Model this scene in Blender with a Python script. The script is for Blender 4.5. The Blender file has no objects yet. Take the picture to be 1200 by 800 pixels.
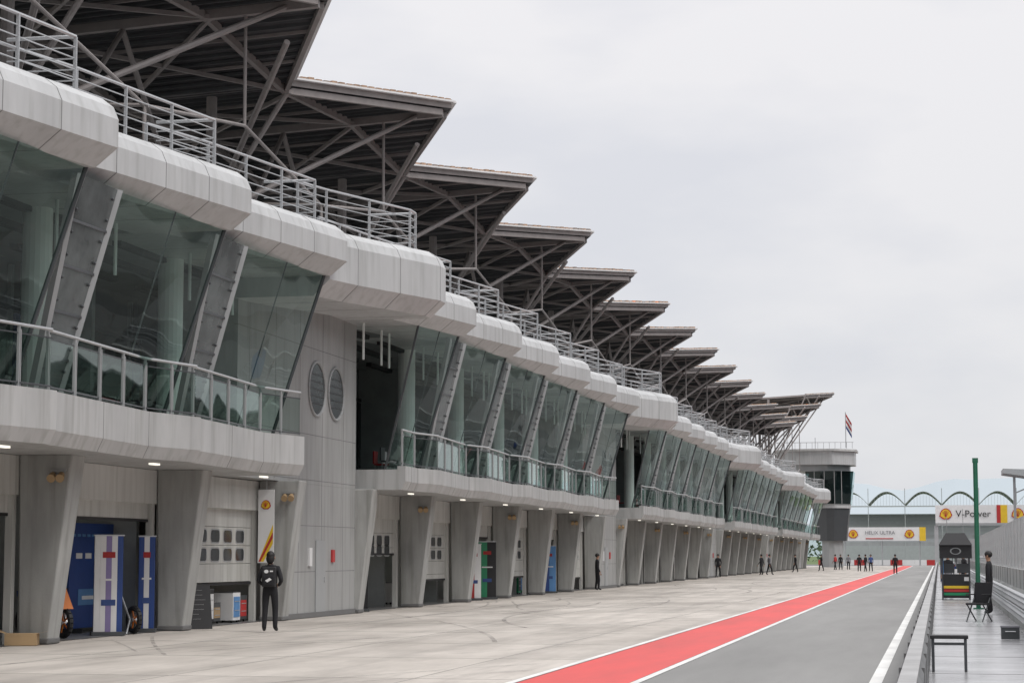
import bpy, math, random
from mathutils import Vector, Matrix, noise
random.seed(7)
scene=bpy.context.scene
COL=scene.collection
# ------------------------------------------------------------------ materials
MATS={}
def nmat(name):
    m=bpy.data.materials.new(name); m.use_nodes=True
    nt=m.node_tree; b=nt.nodes['Principled BSDF']; MATS[name]=m
    return m,nt,b
def mat(name,col,rough=.6,amt=.15,scale=1.5,stretch=(1,1,1),metal=0,bump=0,bscale=30,spec=.5,dirt=None,streak=0):
    m,nt,b=nmat(name); N=nt.nodes; L=nt.links
    tc=N.new('ShaderNodeTexCoord'); mp=N.new('ShaderNodeMapping'); mp.inputs['Scale'].default_value=stretch
    L.new(tc.outputs['Object'],mp.inputs['Vector'])
    nz=N.new('ShaderNodeTexNoise'); nz.inputs['Scale'].default_value=scale; nz.inputs['Detail'].default_value=5; nz.inputs['Roughness'].default_value=.65
    L.new(mp.outputs[0],nz.inputs['Vector'])
    r=N.new('ShaderNodeValToRGB'); e=r.color_ramp.elements
    e[0].position=.3; e[1].position=.72
    dc=dirt if dirt else tuple(c*(1-amt) for c in col)
    e[0].color=(*dc,1); e[1].color=(*[min(1,c*(1+amt*.35)) for c in col],1)
    L.new(nz.outputs['Fac'],r.inputs['Fac']); src=r.outputs[0]
    if streak:
        mp2=N.new('ShaderNodeMapping'); mp2.inputs['Scale'].default_value=(5,5,.35); L.new(tc.outputs['Object'],mp2.inputs[0])
        n3=N.new('ShaderNodeTexNoise'); n3.inputs['Scale'].default_value=1; n3.inputs['Detail'].default_value=4; L.new(mp2.outputs[0],n3.inputs['Vector'])
        r3=N.new('ShaderNodeValToRGB'); r3.color_ramp.elements[0].position=.28; r3.color_ramp.elements[0].color=(1-streak,1-streak,1-streak*1.08,1); r3.color_ramp.elements[1].position=.52; r3.color_ramp.elements[1].color=(1,1,1,1)
        L.new(n3.outputs['Fac'],r3.inputs[0]); mm=N.new('ShaderNodeMix'); mm.data_type='RGBA'; mm.blend_type='MULTIPLY'; mm.inputs[0].default_value=1
        L.new(src,mm.inputs[6]); L.new(r3.outputs[0],mm.inputs[7]); src=mm.outputs[2]
    L.new(src,b.inputs['Base Color'])
    b.inputs['Roughness'].default_value=rough; b.inputs['Metallic'].default_value=metal
    b.inputs['Specular IOR Level'].default_value=spec
    if bump:
        n2=N.new('ShaderNodeTexNoise'); n2.inputs['Scale'].default_value=bscale; n2.inputs['Detail'].default_value=4
        L.new(tc.outputs['Object'],n2.inputs['Vector'])
        bp=N.new('ShaderNodeBump'); bp.inputs['Strength'].default_value=bump; bp.inputs['Distance'].default_value=.02
        L.new(n2.outputs['Fac'],bp.inputs['Height']); L.new(bp.outputs[0],b.inputs['Normal'])
    return m
def glassmat(name,tint,rough=.02,ior=1.5):
    m=bpy.data.materials.new(name); m.use_nodes=True; MATS[name]=m
    nt=m.node_tree; N=nt.nodes; L=nt.links
    N.remove(N['Principled BSDF']); out=N['Material Output']
    ge=N.new('ShaderNodeNewGeometry'); mr=N.new('ShaderNodeMapRange'); mr.inputs[3].default_value=ior; mr.inputs[4].default_value=1/ior
    L.new(ge.outputs['Backfacing'],mr.inputs[0])
    fr=N.new('ShaderNodeFresnel'); L.new(mr.outputs[0],fr.inputs['IOR'])
    t=N.new('ShaderNodeBsdfTransparent'); t.inputs[0].default_value=(*tint,1)
    g=N.new('ShaderNodeBsdfGlossy'); g.inputs['Roughness'].default_value=rough; g.inputs[0].default_value=(.90,1,.97,1)
    mx=N.new('ShaderNodeMixShader'); L.new(fr.outputs[0],mx.inputs[0]); L.new(t.outputs[0],mx.inputs[1]); L.new(g.outputs[0],mx.inputs[2])
    tc=N.new('ShaderNodeTexCoord'); nz=N.new('ShaderNodeTexNoise'); nz.inputs['Scale'].default_value=.5; nz.inputs['Detail'].default_value=1
    bp=N.new('ShaderNodeBump'); bp.inputs['Strength'].default_value=.25; bp.inputs['Distance'].default_value=.1
    L.new(tc.outputs['Object'],nz.inputs['Vector']); L.new(nz.outputs['Fac'],bp.inputs['Height']); L.new(bp.outputs[0],g.inputs['Normal'])
    L.new(mx.outputs[0],out.inputs['Surface'])
    return m
def emis(name,col,s):
    m,nt,b=nmat(name); b.inputs['Emission Color'].default_value=(*col,1); b.inputs['Emission Strength'].default_value=s
    b.inputs['Base Color'].default_value=(*col,1); return m
mat('clad',(.485,.493,.495),.42,.16,.9,(1,1,.35),streak=.17)
mat('clad_dark',(.34,.35,.355),.45,.15,.8,(1,1,.3))
mat('slabclad',(.44,.443,.44),.5,.2,.9,(1,1,.3),streak=.25)
mat('wallpanel',(.36,.363,.36),.5,.18,.7,(1,1,.3),streak=.2)
mat('seam',(.15,.15,.15),.8,.1)
mat('cladseam',(.20,.20,.20),.8,.1)
mat('joint',(.30,.285,.265),.8,.2)
mat('concrete_col',(.38,.382,.37),.65,.25,1.4,(1,1,.3),bump=.15,streak=.28)
mat('steel',(.46,.47,.48),.35,.1,metal=.45)
mat('dark_steel',(.06,.065,.07),.4,.1)
mat('blade',(.26,.28,.28),.16,.5,.9,metal=.6)
mat('strut',(.30,.272,.262),.5,.2,2)
mat('fascia',(.52,.52,.51),.55,.3,1.2)
mat('tile',(.38,.25,.17),.8,.5,2.5)
mat('rooftop',(.25,.2,.17),.8,.3,2)
mat('whitepaint',(.60,.60,.58),.5,.15,1,(1,1,.3),streak=.18)
mat('door',(.55,.55,.525),.5,.18,1.2,(1,1,.3),streak=.22)
mat('doorwin',(.03,.035,.04),.15,.1)
mat('roundwin',(.08,.09,.095),.2,.3)
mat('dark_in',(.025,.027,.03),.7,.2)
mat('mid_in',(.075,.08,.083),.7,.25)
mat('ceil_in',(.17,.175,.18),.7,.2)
mat('light_in',(.30,.32,.32),.6,.2)
mat('floor_in',(.16,.16,.16),.35,.2)
mat('whitecol',(.80,.84,.82),.4,.08)
mat('black',(.018,.018,.02),.6,.2,4)
mat('blackcloth',(.014,.014,.017),.85,.3,9,bump=.3,bscale=60)
mat('white',(.72,.72,.72),.5,.08)
mat('red',(.45,.03,.03),.5,.15)
mat('yellow',(.75,.50,.03),.5,.1)
mat('orange',(.62,.18,.03),.5,.15)
mat('blue',(.02,.06,.24),.45,.2)
mat('ltblue',(.10,.25,.5),.5,.2)
mat('purple',(.25,.2,.4),.5,.2)
mat('green',(.02,.24,.11),.45,.2)
mat('pole_green',(.02,.14,.08),.4,.2)
mat('skin',(.36,.20,.13),.55,.1)
mat('hair',(.012,.010,.010),.6,.2,20)
mat('greycloth',(.2,.2,.22),.85,.2,6)
mat('redcloth',(.4,.04,.04),.85,.2,6)
mat('bluecloth',(.05,.09,.25),.85,.2,6)
mat('cardboard',(.42,.29,.16),.8,.15)
mat('redpaint',(.64,.06,.055),.6,.3,.7,(1,.15,1),bump=.1,bscale=60,dirt=(.50,.065,.06))
mat('linepaint',(.72,.72,.70),.6,.25,1.5,(1,.4,1))
mat('asphalt',(.245,.243,.235),.7,.28,.35,(1,.12,1),bump=.25,bscale=80)
mat('grass',(.10,.15,.045),.9,.35,.05)
mat('paved_ground',(.24,.235,.22),.9,.2,.05)
mat('track',(.13,.13,.13),.8,.15,.3)
mat('barrier',(.20,.205,.21),.7,.3,1.2,bump=.2)
mat('barrier_top',(.38,.38,.38),.7,.3,1.2)
mat('walkway',(.44,.44,.45),.22,.45,.5,bump=.08)
mat('fencewall',(.52,.53,.52),.7,.25,.8,(1,1,.3))
mat('hill',(.40,.45,.48),1,.06,.002,spec=0)  # far ridge, bluish distance haze painted into its base colour
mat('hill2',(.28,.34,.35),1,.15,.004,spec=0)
mat('leaf',(.09,.13,.075),.9,.5,.25,spec=.1)
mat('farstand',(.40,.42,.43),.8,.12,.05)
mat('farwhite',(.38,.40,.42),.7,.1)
mat('seats',(.12,.13,.14),.7,.4,.4)
emis('lamp',(1,.96,.85),.9)
emis('garage_lamp',(1,.93,.82),3.0)
glassmat('glass',(.66,.77,.735),ior=1.6)
glassmat('railglass',(.66,.76,.72))
glassmat('towerglass',(.20,.30,.30),ior=1.6)
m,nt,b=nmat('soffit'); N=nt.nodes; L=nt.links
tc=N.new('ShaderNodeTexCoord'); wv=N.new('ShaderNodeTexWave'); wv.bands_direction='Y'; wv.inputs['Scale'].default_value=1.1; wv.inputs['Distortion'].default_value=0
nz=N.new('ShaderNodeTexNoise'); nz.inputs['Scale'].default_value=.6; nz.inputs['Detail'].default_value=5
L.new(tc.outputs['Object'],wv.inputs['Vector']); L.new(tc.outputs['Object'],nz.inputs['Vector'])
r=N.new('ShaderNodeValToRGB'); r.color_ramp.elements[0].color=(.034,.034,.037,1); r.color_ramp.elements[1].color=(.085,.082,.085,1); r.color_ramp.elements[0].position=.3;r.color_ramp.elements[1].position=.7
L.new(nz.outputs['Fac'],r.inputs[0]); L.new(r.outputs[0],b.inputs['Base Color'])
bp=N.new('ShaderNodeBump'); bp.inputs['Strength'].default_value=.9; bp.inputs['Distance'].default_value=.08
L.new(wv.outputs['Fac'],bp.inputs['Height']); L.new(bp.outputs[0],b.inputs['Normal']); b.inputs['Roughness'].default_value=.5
# apron concrete
m,nt,b=nmat('apron'); N=nt.nodes; L=nt.links
tc=N.new('ShaderNodeTexCoord')
def nzn(s,st,d=5):
    mp=N.new('ShaderNodeMapping'); mp.inputs['Scale'].default_value=st; L.new(tc.outputs['Object'],mp.inputs[0])
    n=N.new('ShaderNodeTexNoise'); n.inputs['Scale'].default_value=s; n.inputs['Detail'].default_value=d; n.inputs['Roughness'].default_value=.65
    L.new(mp.outputs[0],n.inputs['Vector']); return n
n1=nzn(.28,(1,.4,1)); n2=nzn(1.3,(1,.08,1)); n3=nzn(9,(1,1,1),3)
r1=N.new('ShaderNodeValToRGB'); r1.color_ramp.elements[0].color=(.375,.342,.305,1); r1.color_ramp.elements[1].color=(.57,.525,.475,1); r1.color_ramp.elements[0].position=.36; r1.color_ramp.elements[1].position=.62
L.new(n1.outputs['Fac'],r1.inputs[0])
r2=N.new('ShaderNodeValToRGB'); r2.color_ramp.elements[0].color=(.74,.74,.74,1); r2.color_ramp.elements[1].color=(1,1,1,1); r2.color_ramp.elements[0].position=.34; r2.color_ramp.elements[1].position=.54
L.new(n2.outputs['Fac'],r2.inputs[0])
mx=N.new('ShaderNodeMix'); mx.data_type='RGBA'; mx.blend_type='MULTIPLY'; mx.inputs[0].default_value=.85
L.new(r1.outputs[0],mx.inputs[6]); L.new(r2.outputs[0],mx.inputs[7])
r3=N.new('ShaderNodeValToRGB'); r3.color_ramp.elements[0].color=(.85,.85,.85,1); r3.color_ramp.elements[1].color=(1.05,1.05,1.05,1)
L.new(n3.outputs['Fac'],r3.inputs[0])
mx2=N.new('ShaderNodeMix'); mx2.data_type='RGBA'; mx2.blend_type='MULTIPLY'; mx2.inputs[0].default_value=1
L.new(mx.outputs[2],mx2.inputs[6]); L.new(r3.outputs[0],mx2.inputs[7]); 
bk=N.new('ShaderNodeTexBrick'); bk.offset=0; bk.inputs['Scale'].default_value=1; bk.inputs['Brick Width'].default_value=3.6; bk.inputs['Row Height'].default_value=5.6; bk.inputs['Mortar Size'].default_value=0
bk.inputs['Color1'].default_value=(.92,.92,.92,1); bk.inputs['Color2'].default_value=(1.04,1.04,1.04,1); L.new(tc.outputs['Object'],bk.inputs['Vector'])
mx3=N.new('ShaderNodeMix'); mx3.data_type='RGBA'; mx3.blend_type='MULTIPLY'; mx3.inputs[0].default_value=1
L.new(mx2.outputs[2],mx3.inputs[6]); L.new(bk.outputs[0],mx3.inputs[7]); L.new(mx3.outputs[2],b.inputs['Base Color'])
b.inputs['Roughness'].default_value=.7
# skid
m=bpy.data.materials.new('skid'); m.use_nodes=True; MATS['skid']=m; nt=m.node_tree; N=nt.nodes; L=nt.links
b=N['Principled BSDF']; b.inputs['Base Color'].default_value=(.15,.14,.135,1); b.inputs['Roughness'].default_value=.7
tc=N.new('ShaderNodeTexCoord'); nz=N.new('ShaderNodeTexNoise'); nz.inputs['Scale'].default_value=1.2; nz.inputs['Detail'].default_value=5
L.new(tc.outputs['Object'],nz.inputs['Vector']); r=N.new('ShaderNodeMapRange'); r.inputs[1].default_value=.33; r.inputs[2].default_value=.75; r.inputs[3].default_value=0; r.inputs[4].default_value=.45
L.new(nz.outputs['Fac'],r.inputs[0]); L.new(r.outputs[0],b.inputs['Alpha'])
m=bpy.data.materials.new('mesh_fence'); m.use_nodes=True; MATS['mesh_fence']=m; nt=m.node_tree; N=nt.nodes
b=N['Principled BSDF']; b.inputs['Base Color'].default_value=(.62,.64,.64,1); b.inputs['Alpha'].default_value=.6

# ------------------------------------------------------------------ mesh builder
class MB:
    def __init__(s): s.v=[]; s.f=[]; s.m=[]; s.mats=[]
    def mi(s,n):
        if n not in s.mats: s.mats.append(n)
        return s.mats.index(n)
    def poly(s,pts,mt):
        i=len(s.v); s.v+= [tuple(p) for p in pts]; s.f.append(list(range(i,i+len(pts)))); s.m.append(s.mi(mt))
    def hexa(s,p,mt):
        i=len(s.v); s.v+=[tuple(q) for q in p]
        for f in ((3,2,1,0),(4,5,6,7),(0,1,5,4),(1,2,6,5),(2,3,7,6),(3,0,4,7)):
            s.f.append([i+k for k in f]); s.m.append(s.mi(mt))
    def box(s,x0,x1,y0,y1,z0,z1,mt):
        s.hexa([(x0,y0,z0),(x1,y0,z0),(x1,y1,z0),(x0,y1,z0),(x0,y0,z1),(x1,y0,z1),(x1,y1,z1),(x0,y1,z1)],mt)
    def tube(s,a,b,r,mt,n=8,r2=None,cap=True):
        a=Vector(a);b=Vector(b); d=(b-a)
        if d.length<1e-6: return
        d.normalize(); u=d.orthogonal().normalized(); w=d.cross(u); r2=r if r2 is None else r2
        i=len(s.v)
        for k in range(n):
            t=2*math.pi*k/n; o=u*math.cos(t)+w*math.sin(t); s.v.append(tuple(a+o*r)); s.v.append(tuple(b+o*r2))
        mi=s.mi(mt)
        for k in range(n):
            k2=(k+1)%n; s.f.append([i+2*k,i+2*k2,i+2*k2+1,i+2*k+1]); s.m.append(mi)
        if cap:
            s.f.append([i+2*k for k in range(n)][::-1]); s.m.append(mi); s.f.append([i+2*k+1 for k in range(n)]); s.m.append(mi)
    def bar(s,a,b,w,h,mt):
        a=Vector(a);b=Vector(b); d=(b-a).normalized(); sd=d.cross(Vector((0,0,1)))
        if sd.length<1e-3: sd=Vector((1,0,0))
        sd.normalize(); up=sd.cross(d)
        sd*=w/2; up*=h/2
        s.hexa([a-sd-up,a+sd-up,b+sd-up,b-sd-up,a-sd+up,a+sd+up,b+sd+up,b-sd+up],mt)
    def sweep(s,prof,path,mt):
        i=len(s.v); n=len(prof); mi=s.mi(mt)
        for (X,Y) in path:
            for (o,z) in prof: s.v.append((X+o,Y,z))
        for a in range(len(path)-1):
            for k in range(n):
                k2=(k+1)%n
                s.f.append([i+a*n+k,i+a*n+k2,i+(a+1)*n+k2,i+(a+1)*n+k]); s.m.append(mi)
        s.f.append([i+k for k in range(n)][::-1]); s.m.append(mi)
        e=i+(len(path)-1)*n; s.f.append([e+k for k in range(n)]); s.m.append(mi)
    def prism(s,pts,z0,z1,mt,top=None):
        i=len(s.v); n=len(pts); mi=s.mi(mt); tp=top or pts
        s.v+=[(p[0],p[1],z0) for p in pts]+[(p[0],p[1],z1) for p in tp]
        s.f.append([i+k for k in range(n)][::-1]); s.m.append(mi); s.f.append([i+n+k for k in range(n)]); s.m.append(mi)
        for k in range(n):
            k2=(k+1)%n; s.f.append([i+k,i+k2,i+n+k2,i+n+k]); s.m.append(mi)
    def sphere(s,c,r,mt,nu=12,nv=8,sc=(1,1,1)):
        i=len(s.v); mi=s.mi(mt)
        for a in range(nv+1):
            th=math.pi*a/nv
            for b in range(nu):
                ph=2*math.pi*b/nu
                s.v.append((c[0]+r*sc[0]*math.sin(th)*math.cos(ph),c[1]+r*sc[1]*math.sin(th)*math.sin(ph),c[2]+r*sc[2]*math.cos(th)))
        for a in range(nv):
            for b in range(nu):
                b2=(b+1)%nu; s.f.append([i+a*nu+b,i+(a+1)*nu+b,i+(a+1)*nu+b2,i+a*nu+b2]); s.m.append(mi)
    def obj(s,name,parent=None,smooth=False,loc=(0,0,0),rotz=0,bevel=0):
        me=bpy.data.meshes.new(name); me.from_pydata(s.v,[],s.f)
        for n in s.mats: me.materials.append(MATS[n])
        for p,mi in zip(me.polygons,s.m): p.material_index=mi; p.use_smooth=smooth
        me.update(); o=bpy.data.objects.new(name,me); COL.objects.link(o); o.location=loc; o.rotation_euler[2]=rotz
        if parent: o.parent=parent
        if bevel:
            bm=o.modifiers.new('b','BEVEL'); bm.width=bevel; bm.segments=2; bm.limit_method='ANGLE'
        return o
def empty(name,loc=(0,0,0),rotz=0):
    e=bpy.data.objects.new(name,None); COL.objects.link(e); e.location=loc; e.rotation_euler[2]=rotz; return e
def text(name,s,size,mt,loc,rot,parent=None,ext=.004):
    cu=bpy.data.curves.new(name,'FONT'); cu.body=s; cu.size=size; cu.extrude=ext; cu.align_x='CENTER'; cu.align_y='CENTER'
    o=bpy.data.objects.new(name,cu); COL.objects.link(o); o.location=loc; o.rotation_euler=rot; cu.materials.append(MATS[mt])
    if parent: o.parent=parent
    return o

# ------------------------------------------------------------------ ground
g=MB(); g.poly([(-4000,-200,-.02),(4000,-200,-.02),(4000,6000,-.02),(-4000,6000,-.02)],'paved_ground'); g.obj('ground')
g=MB(); g.poly([(-600,384,-.014),(600,384,-.014),(600,3000,-.014),(-600,3000,-.014)],'grass'); g.obj('grass')
g=MB(); g.poly([(-60,-60,-.008),(-5.6,-60,-.008),(-5.6,330,-.008),(-60,330,-.008)],'apron'); 
g.obj('concrete_apron')
g=MB()
for x in (-7.2,-10.8,-14.4): g.box(x-.01,x+.01,-20,330,-.01,-.005,'joint')
for i in range(60):
    y=-11.2+i*5.6; g.box(-16.8,-5.8,y-.008,y+.008,-.01,-.0055,'joint')
g.obj('pavement_joints')
g=MB(); g.poly([(-5.6,-60,-.004),(-.1,-60,-.004),(-.1,420,-.004),(-5.6,420,-.004)],'asphalt'); g.obj('pit_lane_road')
g=MB(); g.poly([(-5.58,-60,0),(-4.1,-60,0),(-4.1,330,0),(-5.58,330,0)],'redpaint'); g.obj('red_lane_marking')
g=MB()
for x0,x1 in ((-5.72,-5.6),(-4.08,-3.96),(-.95,-.78)): g.poly([(x0,-60,.004),(x1,-60,.004),(x1,330,.004),(x0,330,.004)],'linepaint')
g.obj('white_lane_lines')
g=MB()
for k in range(46):
    x0=random.uniform(-15.8,-7); y0=random.uniform(18,120); A=random.uniform(-1,1)*.06; sl=random.uniform(-.55,.55); Ln=random.uniform(8,28); w=random.uniform(.05,.14)
    pts=[]
    for i in range(25):
        t=i/24*Ln; x=x0+sl*t+A*t*t*.3
        if x>-5.9 or x<-16.5: break
        pts.append((x,y0+t))
    z=.0005+k*.0002
    for a,b_ in zip(pts,pts[1:]): g.poly([(a[0]-w/2,a[1],z),(a[0]+w/2,a[1],z),(b_[0]+w/2,b_[1],z),(b_[0]-w/2,b_[1],z)],'skid')
g.obj('tyre_marks')
g=MB(); g.poly([(3.2,-60,-.006),(22,-60,-.006),(22,460,-.006),(3.2,460,-.006)],'track'); g.obj('race_track_road')
g=MB(); g.poly([(-40,330,-.01),(-5.6,330,-.01),(-5.6,380,-.01),(-40,380,-.01)],'track'); g.obj('service_road')

# main grandstand facing the pit building across the straight
MG=empty('main_grandstand'); g=MB()
for r_ in range(22):
    g.box(32+r_*.95,32+r_*.95+.97,-40,430,0,2.6+r_*.55,'seats' if r_%2 else 'mid_in')
g.box(31.6,31.95,-40,430,0,3.2,'fencewall')
for i in range(33):
    y=-38+i*14.4; g.tube((50,y,10),(50,y,22),.3,'strut',8); g.bar((50,y,21.6),(33,y,20.2),.3,.5,'strut')
g.hexa([(32,-40,20.5),(56,-40,22),(56,430,22),(32,430,20.5),(32,-40,20.8),(56,-40,22.3),(56,430,22.3),(32,430,20.8)],'dark_steel')
g.box(53.2,53.6,-40,430,0,21.9,'wallpanel'); g.obj('stand_structure',MG)

# ------------------------------------------------------------------ pit building
B=empty('pit_building')
P=7.2; N0=33.5; C0=37.3; K0,K1=-3,33
def isblk(k): return k%7==2
def cpath(k):
    n=N0+P*k
    if isblk(k): return [(-14.5,n+.01),(-14.15,n+1.3),(-12.85,n+4.7),(-12.85,n+5.3)]
    if k%7==3: return [(-15.6,n-1.88),(-15.0,n+2.2),(-14.05,n+P-.01)]
    return [(-15.6,n+.01),(-15.0,n+2.2),(-14.05,n+P-.01)]
def interp(path,y):
    for a,b in zip(path,path[1:]):
        if a[1]<=y<=b[1]: return a[0]+(b[0]-a[0])*(y-a[1])/(b[1]-a[1])
    return path[-1][0]
ZT=9.85
def mkprof(d,d2): return [(-2.6,ZT),(-.75,ZT),(-.32,ZT-.1),(-.1,ZT-.27),(0,ZT-.5),(0,ZT-d),(-.42,ZT-d2),(-2.6,ZT-d2)]
cprof=mkprof(1.0,1.34); bprof=mkprof(1.42,1.82)
def seamprof(pr): return [(o+.003 if o>-1.7 else o,z+(.003 if z>ZT-.7 else -.003)) for o,z in pr]
cor=MB()
for k in range(K0,K1):
    p=cpath(k); pr=bprof if isblk(k) else cprof; cor.sweep(pr,p,'clad')
    n=N0+P*k
    ys=[p[1][1],n+3.9,n+5.5] if not isblk(k) else [p[1][1],n+3.0,n+4.7]
    for y in ys:
        cor.sweep(seamprof(pr),[(interp(p,y-.009),y-.009),(interp(p,y+.009),y+.009)],'cladseam')
cor.obj('cornice',B)
# balcony slab
sl=MB(); rail=MB(); 
def spath(k):
    n=N0+P*k
    if k%7==3: return [(-15.45,n+3.85),(-15.5,n+5.5),(-15.15,n+P-.01)]
    return [(-15.2,n+.01),(-15.5,n+5.3),(-15.1,n+P-.01)]
def slabtop(k): return 4.57 if k<3 else 4.33
for k in range(K0,K1):
    if isblk(k): continue
    p=spath(k); zt=slabtop(k); zb=3.63
    prof=[(-3,zt-.1),(-.25,zt-.1),(-.25,zt),(0,zt),(0,zb+.25),(-.12,zb),(-3,zb)]
    sl.sweep(prof,p,'slabclad')
    for y in (p[1][1],p[0][1]+(p[1][1]-p[0][1])*.5):
        sl.sweep([(o+.003 if o>-.2 else o,z) for o,z in prof],[(interp(p,y-.009),y-.009),(interp(p,y+.009),y+.009)],'cladseam')
    for a,b in zip(p,p[1:]):
        ax,ay=a; bx,by=b; ax-=.12; bx-=.12; nn=max(1,int(round((by-ay)/1.2)))
        rail.tube((ax,ay,zt+1.08),(bx,by,zt+1.08),.032,'steel',6)
        for i in range(nn+1):
            t=i/nn; x=ax+(bx-ax)*t; y=ay+(by-ay)*t
            if i<nn:
                rail.box(x-.025,x+.025,y+.02,y+.05,zt-.02,zt+1.05,'clad_dark'); rail.box(x-.02,x+.02,y+.09,y+.115,zt-.02,zt+1.0,'clad_dark')
                x2=ax+(bx-ax)*(i+1)/nn; y2=ay+(by-ay)*(i+1)/nn
                rail.poly([(x,y+.13,zt+.1),(x2,y2-.03,zt+.1),(x2,y2-.03,zt+.92),(x,y+.13,zt+.92)],'railglass')
                rail.bar((x,y+.12,zt+.93),(x2,y2,zt+.93),.02,.025,'dark_steel')
        rail.tube((ax,ay,zt+.08),(bx,by,zt+.08),.018,'dark_steel',5)
sl.obj('balcony_slab',B); rail.obj('balcony_railing',B)
# roof-terrace railing
rr=MB()
for k in range(K0,K1):
    p=[(x-.85,y) for x,y in cpath(k)]
    p.append((p[-1][0]-1.3,p[-1][1]-.03))
    seg=list(zip(p,p[1:]))
    for si,(a,b) in enumerate(seg):
        d=math.hypot(b[0]-a[0],b[1]-a[1]); 
        if d<.05: continue
        for i,z in enumerate((.25,.45,.65,.85)): rr.tube((*a,ZT+z),(*b,ZT+z),.014,'steel',5,cap=False)
        rr.tube((*a,ZT+1.05),(*b,ZT+1.05),.034,'steel',6)
        nn=max(1,int(d/1.3))
        for i in range(nn):
            t=i/nn; x=a[0]+(b[0]-a[0])*t; y=a[1]+(b[1]-a[1])*t; rr.box(x-.03,x+.03,y-.02,y+.02,ZT-.02,ZT+1.04,'steel')
rr.obj('terrace_railing',B)
# inclined glazing
gl=MB(); fr=MB()
def oglass(pts,mt='glass'):
    a,b,c=Vector(pts[0]),Vector(pts[1]),Vector(pts[2]); n=(b-a).cross(c-a)
    if n.x<0: pts=pts[::-1]
    gl.poly(pts,mt)
for k in range(K0,K1):
    if isblk(k): continue
    zt=slabtop(k)-.1; ztop=ZT-1.32
    n=N0+P*k
    if k%7!=3:
        pa0=Vector((-15.95,n+.75,zt)); pb0=Vector((-15.95,n+1.85,zt)); pa1=Vector((-15.02,n+.45,ztop)); pb1=Vector((-14.98,n+2.3,ztop))
        fr.poly([pa0,pb0,pb1,pa1],'blade')
        for q0,q1 in ((pa0,pa1),(pb0,pb1)): fr.bar(q0,q1,.12,.14,'clad_dark')
        for t in (.2,.4,.6,.8): fr.bar(pa0.lerp(pa1,t),pb0.lerp(pb1,t),.05,.05,'dark_steel')
        for t in (.05,.15,.25,.35,.45,.55,.65,.75,.85,.95):
            for u in (.12,.88):
                c=pa0.lerp(pa1,t).lerp(pb0.lerp(pb1,t),u)+Vector((.03,0,-.01)); fr.sphere(c,.035,'dark_steel',6,4)
        g0=Vector((-16.05,n+1.9,zt)); g1=Vector((-15.05,n+2.35,ztop))
    else:
        g0=Vector((-16.1,n+3.95,zt)); g1=Vector((-15.1,n+3.95,ztop))
    h0=Vector((-15.85,n+P-.35,zt)); h1=Vector((-14.62,n+P-.06,ztop))
    oglass([g0,h0,h1,g1])
    fr.bar(h0,h1,.06,.08,'dark_steel'); fr.bar(g0,h0,.06,.06,'dark_steel'); fr.bar(g0,g1,.05,.06,'dark_steel')
    fr.bar(g0.lerp(h0,.52),g1.lerp(h1,.52),.02,.03,'dark_steel')
    for dy in (2.9,4.9,5.8): fr.tube((-16.5,n+dy,ztop),(-16.5,n+dy,ztop-1.1),.04,'whitecol',6)
gl.obj('glazing',B); fr.obj('glazing_frames',B)
# interior upper level
up=MB()
YA=N0+P*K0; YB=N0+P*K1
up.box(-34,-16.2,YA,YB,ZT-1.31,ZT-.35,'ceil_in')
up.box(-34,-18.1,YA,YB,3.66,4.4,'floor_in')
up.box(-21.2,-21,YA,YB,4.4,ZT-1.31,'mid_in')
for k in range(K0,K1):
    n=N0+P*k; y=C0+P*k
    if k%7 not in (2,3): up.tube((-17.3,y,4.2),(-17.3,y,ZT-1.31),.29,'whitecol',18,cap=False)
    up.box(-21,-19.2,y-.1,y+.1,4.4,ZT-1.31,'light_in' if k%2 else 'mid_in')
    up.box(-20.99,-20.9,n+.6,n+2.8,4.6,6.9,random.choice(['light_in','dark_in','doorwin','light_in']))
    up.box(-20.99,-20.9,n+3.0,n+3.15,4.4,8.4,'light_in'); up.box(-20.99,-20.9,n+6.6,n+6.7,4.4,8.4,'light_in'); up.box(-20.98,-20.88,n,n+7.2,7.35,7.45,'dark_in')
    if random.random()<.6: up.box(-20.99,-20.9,n+3.3,n+6.3,4.9,7.3,random.choice(['doorwin','light_in','blue','dark_in']))
    for q in range(3): up.box(-19.9+q*1.2,-19.7+q*1.2,n+.8,n+6.4,ZT-1.45,ZT-1.32,'dark_in')
    for j in range(random.randint(1,4)):
        yy=n+random.uniform(.5,6.6); xx=-18.2-random.random(); c=random.choice(['white','dark_steel','light_in','red'])
        up.box(xx-.25,xx+.25,yy-.25,yy+.25,4.85,4.9,c); up.box(xx-.3,xx-.25,yy-.25,yy+.25,4.9,5.35,c)
        for sx in (-.22,.22):
            for sy in (-.22,.22): up.tube((xx+sx,yy+sy,4.4),(xx+sx,yy+sy,4.86),.015,'steel',5)
up.obj('upper_interior',B)
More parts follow.
